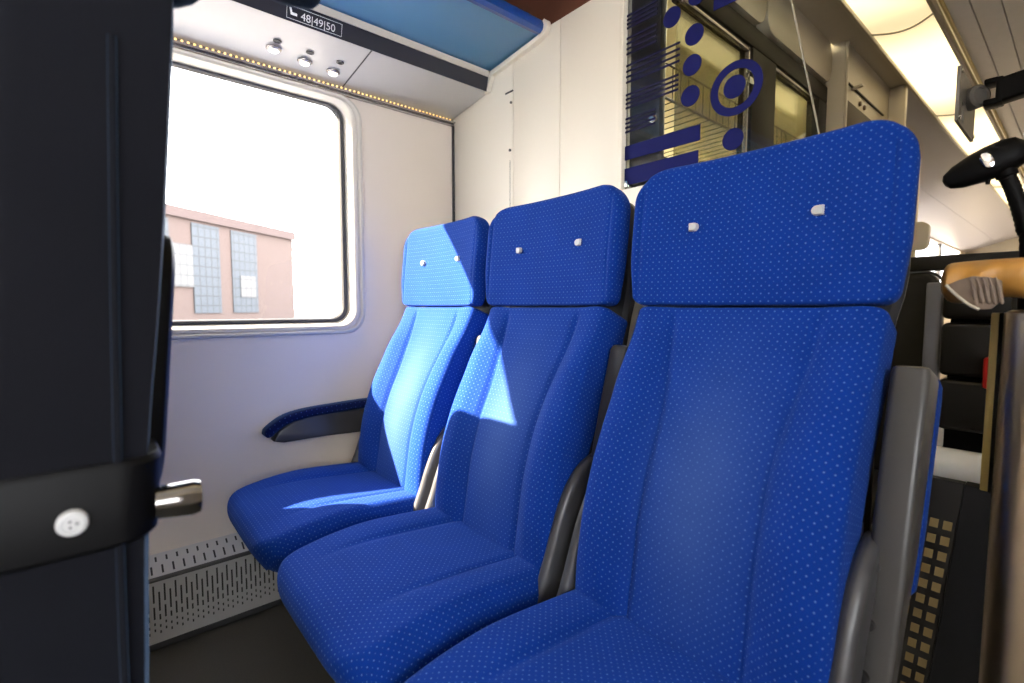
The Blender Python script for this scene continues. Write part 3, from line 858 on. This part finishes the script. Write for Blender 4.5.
wire('rail', [(.80, 1.30, 1.665), (.80, 3.2, 1.665)], .005)
wire('rail', [(.45, 1.30, 1.655), (.45, 3.2, 1.655)], .005)
for k in range(38):
    y = 1.32 + k * .05
    wire('upright_wire', [(.80, y, 1.775), (.80, y, 1.665)], .0018)
    wire('shelf_wire', [(.80, y, 1.662), (.165, y, 1.650)], .0018)
t = thing('cabin_lamp', 'square ceiling lamp inside the compartment behind the glazed partition', 'lamp', (.85, 2.2, 2.13))  # added lamp tucked out of view to brighten the compartment
bm = NB(); box(bm, .74, .95, 1.45, 3.6, 2.105, 2.138, .004); obj('housing', bm, M['white'], t)
bm = NB(); box(bm, .76, .93, 1.47, 3.58, 2.099, 2.1045, .001); obj('diffuser', bm, emit('cabin_diffuser', (1, .88, .58), 10.0), t)

# ================================================================== CEILING LIGHT, COVE, SLATTED CEILING
bm = NB(); box(bm, 1.005, 1.16, -2.6, 2.93, 2.032, 2.24)
struct('ceiling_step', bm, M['brown'], label='dark brown vertical step of the ceiling above the cream ledge', cat='ceiling')
bm = NB()
prism(bm, [(1.040, 2.0), (1.148, 2.0), (1.148, 1.992), (1.160, 1.992), (1.160, 2.03), (1.040, 2.03)], 'y', -2.6, 2.93, .001)
struct('trim_3', bm, M['cove'], True, 'cream ledge running beside the ceiling light strip', 'trim')
t = thing('ceiling_light', 'long warm ceiling light strip with curved joints running down the coach', 'ceiling light', (1.25, 0, 2.0))
bm = NB(); rings = []
prof = [(1.163, 1.998), (1.18, 1.994), (1.22, 1.991), (1.29, 1.991), (1.33, 1.994), (1.345, 1.998), (1.345, 2.006), (1.163, 2.006)]
loft(bm, [[(x, y, z) for x, z in prof] for y in (-2.6, 9.9)])
obj('diffuser', bm, M['diffuser'], t)
for (x0, x1) in ((1.154, 1.164), (1.344, 1.358)):
    bm = NB(); box(bm, x0, x1, -2.6, 9.9, 1.984, 2.012, .003); obj('side_rail', bm, M['cove'], t)
for k in range(8):
    y = -.13 + 1.2 * k - .6 * 0
    if y < 1.5: continue
    bm = NB(); pts = [(1.166 + .178 * q / 12, y + .05 * math.sin(PI * q / 12), 1.9895 - .002 * math.sin(PI * q / 12)) for q in range(13)]
    tube(bm, pts, .0035, 8); obj('diffuser_joint', bm, M['cove'], t)
fill_strip = dup(t, (2.19, 0, 2.0))  # unseen strip added to fill the seats with warm light
tag(fill_strip, 'second warm ceiling light strip on the far side of the aisle ceiling')
bm = NB()
xs = 1.362
n_sl = 10
for k in range(n_sl):
    box(bm, xs + k * .071, xs + k * .071 + .0685, -2.6, 10.1, 2.005, 2.020, .004)
box(bm, 1.16, 2.80, -2.6, 10.1, 2.021, 2.06)
struct('ceiling_slats', bm, M['slat'], True, 'grey slatted aisle ceiling right of the light strip', 'ceiling')
bm = NB(); tube(bm, [(1.372, -2.5, 2.000), (1.372, 9.9, 2.000)], .006, 10)
struct('trim_4', bm, M['yellow'], True, 'thin yellowish trim between light strip and slatted ceiling', 'trim')

# far saloon: sloped lilac panel, window wall, end wall
bm = NB()
prism(bm, [(1.152, 1.997), (.845, 1.900), (.845, 1.94), (1.152, 2.03)], 'y', 2.935, 10.0, .002)
prism(bm, [(.842, 1.899), (.50, 1.792), (.50, 1.83), (.842, 1.939)], 'y', 2.935, 10.0, .002)
struct('ceiling_slope', bm, M['lilac'], True, 'pale sloping side ceiling of the far saloon', 'ceiling')
bm = NB(); 
O3 = rrect(7.1, .9, 2.9, .9, 1e-5); H3 = rrect(7.4, 1.45, 2.2, .325, .04)
loft(bm, [ring_at(O3, .50), ring_at(H3, .50), ring_at(H3, .44), ring_at(O3, .44)], True, False)
struct('wall_far_side', bm, M['wall'], label='far saloon side wall with a long window', cat='wall')
w3 = thing('window_3', 'distant long window low under the sloping ceiling', 'window', (.47, 7.4, 1.1), kind='structure')
bm = NB(); loft(bm, [ring_at(H3, .46), ring_at(H3, .464)], True, True); obj('glass', bm, M['pane'], w3, smooth=False)
for yy in (6.6, 8.2):
    bm = NB(); box(bm, .452, .492, yy, yy + .07, 1.13, 1.77, .004); obj('window_bar', bm, M['lgrey'], w3)
bm = NB(); box(bm, .44, 2.85, 10.0, 10.08, 0, 2.2)
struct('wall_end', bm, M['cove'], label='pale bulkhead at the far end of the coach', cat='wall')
bm = NB(); prism(bm, rrect(.99, 1.41, .10, .085, .04, 8), 'y', 3.9, 3.96, .004); box(bm, .94, .96, 3.92, 3.94, 1.49, 1.925)
tag(obj('hanging_panel', bm, M['part']), 'rounded pale panel hanging on a slim bar behind the aisle headrest', 'panel')

# ================================================================== RIGHT-HAND THINGS
# rail
t = thing('partition_rail', 'dark horizontal rail on slim posts behind the aisle seat', 'rail', (1.55, 1.5, 0))
bm = NB(); box(bm, 1.40, 1.66, 1.485, 1.515, 1.055, 1.089, .004); obj('top_bar', bm, M['frame'], t)
for x in (1.408, 1.648):
    bm = NB(); box(bm, x - .006, x + .006, 1.492, 1.508, .0005, 1.056, .002); obj('post', bm, M['frame'], t)
# far black seats
def far_seat(cx, y, ztop, hw, lab, name='black_seat'):
    t = thing(name, lab, 'seat', (cx, y, 0), 'black seats beyond the rail')
    bm = NB(); pad(bm, [(y - .07, .42), (y - .04, .62), (y, .85), (y + .03, ztop)], [(0, hw), (1, hw - .01)], .08, lambda x, t_, w: .015 * (abs(x) / w) ** 3, .03, .05, .022, M_=41, nl=24, cx=cx)
    obj('backrest', bm, M['blackseat'], t)
    bm = NB(); pts = []
    for a, v in rrect(0, (ztop + .75) / 2, hw + .001, (ztop - .75) / 2, .055, 8):
        pts.append((cx + a, y + .03 - (ztop - v) * .13 + .0, v))
    tube(bm, pts + pts[:1], .0045, 8); obj('piping', bm, M['grey'], t)
    bm = NB(); pad(bm, [(y - .02, .42), (y - .18, .43), (y - .36, .41)], [(0, hw), (1, hw - .02)], .09, lambda x, t_, w: 0, .02, .06, .035, sign=-1, M_=31, nl=18, cx=cx)
    obj('cushion', bm, M['blackseat'], t)
    bm = NB(); prism(bm, [(y - .22, .34), (y - .03, .34), (y - .02, 0), (y - .2, 0)], 'x', cx - .04, cx + .04, .005); obj('pedestal', bm, M['shell'], t)
far_seat(1.262, 2.05, 1.085, .185, 'black seat back with grey piping just right of the blue aisle headrest')
t = thing('tip_up_seat', 'black folded tip-up seat between the blue aisle seat and the steel post', 'seat', (1.61, 1.70, 0))
bm = NB()
for z0, z1 in ((.655, .785), (.795, .93), (.94, 1.005)): box(bm, 1.505, 1.74, 1.66, 1.72, z0, z1, .012, 3)
obj('padded_panel', bm, M['blackseat'], t)
bm = NB(); box(bm, 1.515, 1.73, 1.715, 1.75, .0005, 1.0, .004); obj('back_board', bm, M['dark'], t)
bm = NB(); tube(bm, [(1.500, 1.655, .565), (1.510, 1.655, .565), (1.70, 1.655, .565), (1.72, 1.655, .565)], [.034, .044, .044, .034], 20); obj('pale_roll', bm, M['white'], t, label='pale rounded roll along the lower edge')
bm = NB(); box(bm, 1.592, 1.622, 1.615, 1.656, .775, .850, .006); obj('red_handle', bm, M['red'], t, label='red handle')
bm = NB(); box(bm, 1.466, 1.500, 1.69, 1.73, .0005, 1.035, .004)
tag(obj('grey_upright', bm, M['upright']), 'pale grey upright strip between the black seat back and tip-up seat', 'post')
# perforated panel
t = thing('perforated_panel', 'dark panel with rows of yellow square holes below the pale roll', 'panel', (1.6, 1.3, 0))
bm = NB()
def pf(x, z): return (x - (.62 - z) * .075, 1.30 - (.62 - z) * .10, z)
A_, B_ = 1.50, 1.6085
quad(bm, [pf(A_, .02), pf(B_, .02), pf(B_, .62), pf(A_, .62)], [(-.115, -.30), (-.0065, -.30), (-.0065, .30), (-.115, .30)])
f0 = [v.co.copy() for v in bm.verts]
r_ = bmesh.ops.extrude_face_region(bm, geom=bm.faces[:]); 
bmesh.ops.translate(bm, vec=(0, .02, 0), verts=[v for v in r_['geom'] if isinstance(v, bmesh.types.BMVert)])
ul = bm.loops.layers.uv.active
obj('face', bm, M['perf'], t, smooth=False)
bm = NB()
loft(bm, [[(x + pf(1.672, z)[0] - 1.672, y + pf(1.672, z)[1] - 1.30, z) for x, y in ((1.6095, 1.295), (1.690, 1.285), (1.690, 1.325), (1.6095, 1.325))] for z in (.02, .62)])
obj('dark_border', bm, M['shell'], t, smooth=False)
# yellow strip
bm = NB(); box(bm, 1.652, 1.664, 1.24, 1.262, .72, .985, .002)
# steel post with pad
t = thing('steel_post', 'thick steel post at the edge of the aisle under the golden pad', 'post', (1.705, .95, 0))
bm.free()
bm = NB(); lathe(bm, [(.060, .0005), (.060, .008), (.036, .014), (.033, .02), (.033, .962), (.026, .966), (.0001, .966)], (1.708, .95, 0), (0, 0, 1), 32)
obj('tube', bm, M['steel'], t)
bm = NB(); box(bm, 1.659, 1.671, .985, .999, .70, .962, .002); obj('yellow_strip', bm, M['yellow'], t, label='narrow yellow strip')
bm = NB(); box(bm, 1.668, 1.680, .980, .990, .70, .962, .001); obj('dark_channel', bm, M['frame'], t)
# golden cover: wrinkled pad with a torn flap
t = thing('golden_pad', 'wrinkled golden-brown cover over a pad on top of the steel post', 'pad', (1.69, .95, .97))
bm = NB(); rings = []
for i in range(49):
    a = i / 48
    x = 1.610 + .19 * a
    env = math.sqrt(1 - (1 - a / .06) ** 2) if a < .06 else (1 if a < .94 else math.sqrt(max(.02, 1 - ((a - .94) / .06) ** 2)))
    env = max(env, .12)
    zt = 1.008 + (.024 + .010 * a) * env
    zb = 1.006 - (.026 + .004 * math.sin(14 * a)) * env
    ring = []
    for k in range(32):
        th = 2 * PI * k / 32
        front_ = max(0, -math.cos(th))
        wr = 1 + .045 * front_ * math.sin(34 * a + 1.5 * math.sin(th * 2)) + .03 * math.sin(4 * th + 8 * a)
        y = .95 + .060 * env * math.copysign(abs(math.cos(th)) ** .75, math.cos(th)) * wr
        z = (zt + zb) / 2 + (zt - zb) / 2 * math.copysign(abs(math.sin(th)) ** .7, math.sin(th)) * (1 + .03 * math.sin(9 * a))
        ring.append((x, y, z))
    rings.append(ring)
loft(bm, rings); obj('cover', bm, M['gold'], t)
# torn flap showing the grey-brown lining
fl = [(1.622, .999), (1.634, 1.006), (1.648, 1.011), (1.664, 1.009), (1.676, 1.004), (1.678, .980), (1.668, .968), (1.656, .967), (1.640, .982)]
bm = NB(); prism(bm, fl, 'y', .8835, .8885, .0012); obj('torn_flap', bm, M['beige'], t, label='grey-brown lining showing through a tear')
for q in range(5):
    x = 1.650 + q * .006
    bm = NB(); tube(bm, curve_pts([(x - .004, .8828, 1.008), (x, .882, .995), (x + .004, .8828, .974)], 5), [.0012] * 5 + [.0022] * 5 + [.001], 8); obj('lining_fold', bm, M['beige'], t)
bm = NB(); tube(bm, curve_pts([(1.622, .883, 1.000), (1.634, .882, .986), (1.646, .882, .974), (1.657, .883, .967)], 6), .0019, 8); obj('torn_edge', bm, M['cove'], t, label='pale torn edge')

# black grip on ribbed stalk
t = thing('grip_stalk', 'black ergonomic grip on a ribbed bent tube standing behind the golden pad', 'handle', (1.68, 1.05, 0))
YG = 1.06
path = curve_pts([(1.690, YG, .0), (1.690, YG, .6), (1.688, YG, 1.02), (1.681, YG, 1.09), (1.667, YG, 1.145), (1.655, YG, 1.178)], 14)
bm = NB(); rr = []
for i, p in enumerate(path): rr.append(.0095 + (.0009 * (i % 2) if p.z > .98 else 0))
tube(bm, path, rr, 16); obj('ribbed_tube', bm, M['dark'], t)
bm = NB(); lathe(bm, [(.0105, -.006), (.0130, -.005), (.0130, .007), (.0105, .008)], (1.658, YG, 1.172), (-.30, 0, 1), 18); obj('collar', bm, M['dark'], t)
bm = NB(); rings = []
A = Vector((1.588, YG - .01, 1.168)); B = Vector((1.686, YG + .005, 1.212))
ax = (B - A).normalized(); up = Vector((-ax.z, 0, ax.x)); sd = Vector((0, 1, 0))
for s, h, w_ in ((0, .005, .006), (.004, .012, .012), (.018, .019, .017), (.042, .0245, .021), (.060, .026, .022), (.080, .025, .022), (.094, .020, .019), (.100, .010, .012), (.1015, .003, .004)):
    c = A + ax * s
    rings.append([c + up * (h * math.copysign(abs(math.sin(2 * PI * k / 24)) ** .8, math.sin(2 * PI * k / 24))) + sd * (w_ * math.cos(2 * PI * k / 24)) for k in range(24)])
loft(bm, rings); obj('grip', bm, M['dark'], t)
bm = NB(); c = A + ax * .056 - sd * .0210
prism_pts = disc_poly(0, 0, .0075, .0130, 24)
loft(bm, [[c + ax * a * k + up * b * k - sd * dd for a, b in prism_pts] for dd, k in ((0, 1), (.0035, .95), (.0045, .7))]); obj('silver_badge', bm, M['chrome'], t, label='oval silver end')
bm = NB(); tube(bm, [A + ax * .052 - up * .012, A + ax * .043 - up * .030 - sd * .004], [.005, .0025], 10); obj('brake_lever', bm, M['dark'], t)

# monitor bracket from the ceiling/aisle side
t = thing('pivot_bracket', 'slotted plate and round pivot on a black arm below the light strip', 'bracket', (1.6, 1.5, 1.45))
c0 = Vector((1.534, 1.56, 1.440))
u_ = Vector((0, 1, 0)); n_ = Vector((1, 0, 0))
def plate(poly, d0, d1):
    loft(bm, [[c0 + u_ * a_ + Vector((0, 0, b_)) + n_ * d for a_, b_ in poly] for d in (d0, d1)])
def rp(a0, a1, b0, b1): return [(a0, b0), (a1, b0), (a1, b1), (a0, b1)]
bm = NB()
loop_o = rrect(.045, .008, .112, .060, .003, 3); loop_i = rrect(-.012, -.022, .018, .022, .003, 3)
loft(bm, [[c0 + u_ * p[0] + Vector((0, 0, p[1])) + n_ * d for p in lp] for lp, d in ((loop_o, -.003), (loop_o, .003), (loop_i, .003), (loop_i, -.003), (loop_o, -.003))], True, False)
obj('slotted_plate', bm, M['plate'], t, smooth=False)
for a_, b_ in ((-.055, -.042), (.145, -.042), (-.055, .058), (.145, .058)):
    bm = NB(); lathe(bm, [(.005, -.001), (.005, .005), (.003, .0065), (.0001, .0065)], c0 + u_ * a_ + Vector((0, 0, b_)), n_, 12); obj('screw', bm, M['chrome'], t)
pv = c0 + u_ * .045 + Vector((0, 0, .022)) + n_ * .012
bm = NB(); lathe(bm, [(.022, -.010), (.026, -.007), (.026, .016), (.021, .022), (.018, .022), (.016, .018), (.0001, .018)], pv, (.8, -.6, 0), 30); obj('pivot', bm, M['plate'], t)
bm = NB()
box(bm, 1.566, 1.590, 1.580, 1.625, 1.432, 1.446, .003); box(bm, 1.566, 1.590, 1.580, 1.625, 1.480, 1.492, .003); box(bm, 1.586, 1.598, 1.580, 1.625, 1.433, 1.491, .003); obj('clamp', bm, M['dark'], t)
bm = NB(); loft(bm, [[(x, y, z) for y, z in rrect(1.60, zc, .020, .027, .006, 3)] for x, zc in ((1.597, 1.462), (1.80, 1.490), (2.10, 1.505))]); obj('arm', bm, M['dark'], t)
bm = NB(); box(bm, 2.07, 2.12, 1.57, 1.63, .0005, 2.004, .004); obj('pole', bm, M['dark'], t)

# ================================================================== OUTSIDE
bm = NB(); box(bm, -260, -1.5, -160, 220, -1.2, -.62)
struct('ground', bm, M['asphalt'], label='pale yard ground outside the window', cat='ground')
PL = Vector((-61.3, 6.4, 0)); PR = Vector((-73.1, 22.2, 0)); dv = (PR - PL).normalized(); nv = Vector((dv.y, -dv.x, 0))
if nv.x < 0: nv = -nv
t = thing('factory_building', 'pale red brick factory hall with tall blue-grey glazing outside the window', 'building', (-66, 14, -.6))
LW = (PR - PL).length
def fac(name, a0, a1, z0, z1, d0, d1, mat):
    bm = NB()
    def P(a, d, z): return PL + dv * a + nv * d + Vector((0, 0, z))
    quad(bm, [P(a0, d1, z0), P(a1, d1, z0), P(a1, d1, z1), P(a0, d1, z1)], [(a0, z0), (a1, z0), (a1, z1), (a0, z1)])
    for q in (((a0, d0), (a0, d1)), ((a1, d1), (a1, d0)), ((a1, d0), (a0, d0))):
        (x0_, e0), (x1_, e1) = q
        L_ = math.hypot(x1_ - x0_, e1 - e0)
        quad(bm, [P(x0_, e0, z0), P(x1_, e1, z0), P(x1_, e1, z1), P(x0_, e0, z1)], [(0, z0), (L_, z0), (L_, z1), (0, z1)])
    quad(bm, [P(a0, d0, z1), P(a1, d0, z1), P(a1, d1, z1), P(a0, d1, z1)], [(a0, d0), (a1, d0), (a1, d1), (a0, d1)])
    bmesh.ops.remove_doubles(bm, verts=bm.verts, dist=.001)
    return obj(name, bm, mat, t, smooth=False)
fac('brick_wall', -26, LW, -.6, 10.6, -14, 0, M['brick'])
fac('cornice', -26.2, LW + .25, 10.6, 11.7, -14.2, .35, M['cornice'])
for (a0, a1, z0, z1, m_) in ((2.6, 6.4, .3, 10.3, 'factglass'), (8.2, 12.4, .3, 10.3, 'factglass'), (-3.6, -.2, .3, 10.3, 'factglass'), (-9.6, -6.0, .3, 10.3, 'factglass'), (-1.6, 2.55, 3.2, 7.8, 'factpale'), (9.4, 12.0, 2.2, 4.9, 'factpale')):
    fac('tall_window' if m_ == 'factglass' else 'pale_panel', a0, a1, z0, z1, .02, .12 if m_ == 'factglass' else .2, M[m_])
# low sheds and poles in the distance to the right of the hall
def shed(cx, cy, w, d_, h, lab, mat, roof):
    t = thing('distant_shed', lab, 'building', (cx, cy, -.6))
    bm = NB(); box(bm, cx - d_, cx + d_, cy - w, cy + w, -.6, h, .02); obj('walls', bm, mat, t, smooth=False)
    bm = NB(); prism(bm, [(cx - d_ - .3, h), (cx + d_ + .3, h), (cx, h + .9)], 'y', cy - w - .3, cy + w + .3); obj('roof', bm, roof, t, smooth=False)
shed(-112, 50, 7, 4, 2.2, 'low pink shed in the distance right of the brick factory', M['cornice'], M['brick'])
shed(-130, 74, 6, 4, 4.5, 'taller pale shed at the far horizon near the window corner', M['factpale'], M['lilac'])
for i, (px_, py_, hh, lb) in enumerate(((-95, 46, 6.5, 'thin dark pole standing right of the pink shed'), (-100, 53, 7.5, 'second thin dark pole close to the window corner'))):
    bm = NB(); tube(bm, [(px_, py_, -.6), (px_, py_, hh)], [.16, .10], 8)
    box(bm, px_ - .05, px_ + .05, py_ - 1.2, py_ + 1.2, hh - .7, hh - .55)
    tag(obj('utility_pole', bm, M['lgrey']), lb, 'pole')

# ================================================================== LIGHT, WORLD, CAMERA
w = bpy.data.worlds.new('sky'); S.world = w; w.use_nodes = True
bg = w.node_tree.nodes['Background']; bg.inputs['Color'].default_value = (.97, .97, 1, 1); bg.inputs['Strength'].default_value = SKY_STRENGTH
sun = bpy.data.lights.new('sun', 'SUN'); sun.energy = SUN_STRENGTH; sun.angle = math.radians(.6); sun.color = (1, .84, .66)
so = bpy.data.objects.new('sun', sun); COL.objects.link(so)
so.rotation_euler = Vector((1, 1.3, -1.0)).to_track_quat('-Z', 'Y').to_euler()

cam = bpy.data.cameras.new('camera'); co = bpy.data.objects.new('camera', cam); COL.objects.link(co)
cam.sensor_width = 36; cam.lens = 490 / 1024 * 36; cam.clip_start = .02; cam.clip_end = 600
al, pt = math.radians(40.4), math.radians(4.0)
fw = Vector((-math.cos(al) * math.cos(pt), math.sin(al) * math.cos(pt), -math.sin(pt)))
co.location = (1.75, 0, .97)
co.rotation_euler = fw.to_track_quat('-Z', 'Y').to_euler()
cam.dof.use_dof = True; cam.dof.focus_distance = 1.15; cam.dof.aperture_fstop = 3.8
S.camera = co
S.view_settings.view_transform = 'Standard'; S.view_settings.look = 'None'
S.view_settings.exposure = EXPOSURE; S.view_settings.gamma = 1; S.view_settings.use_curve_mapping = False
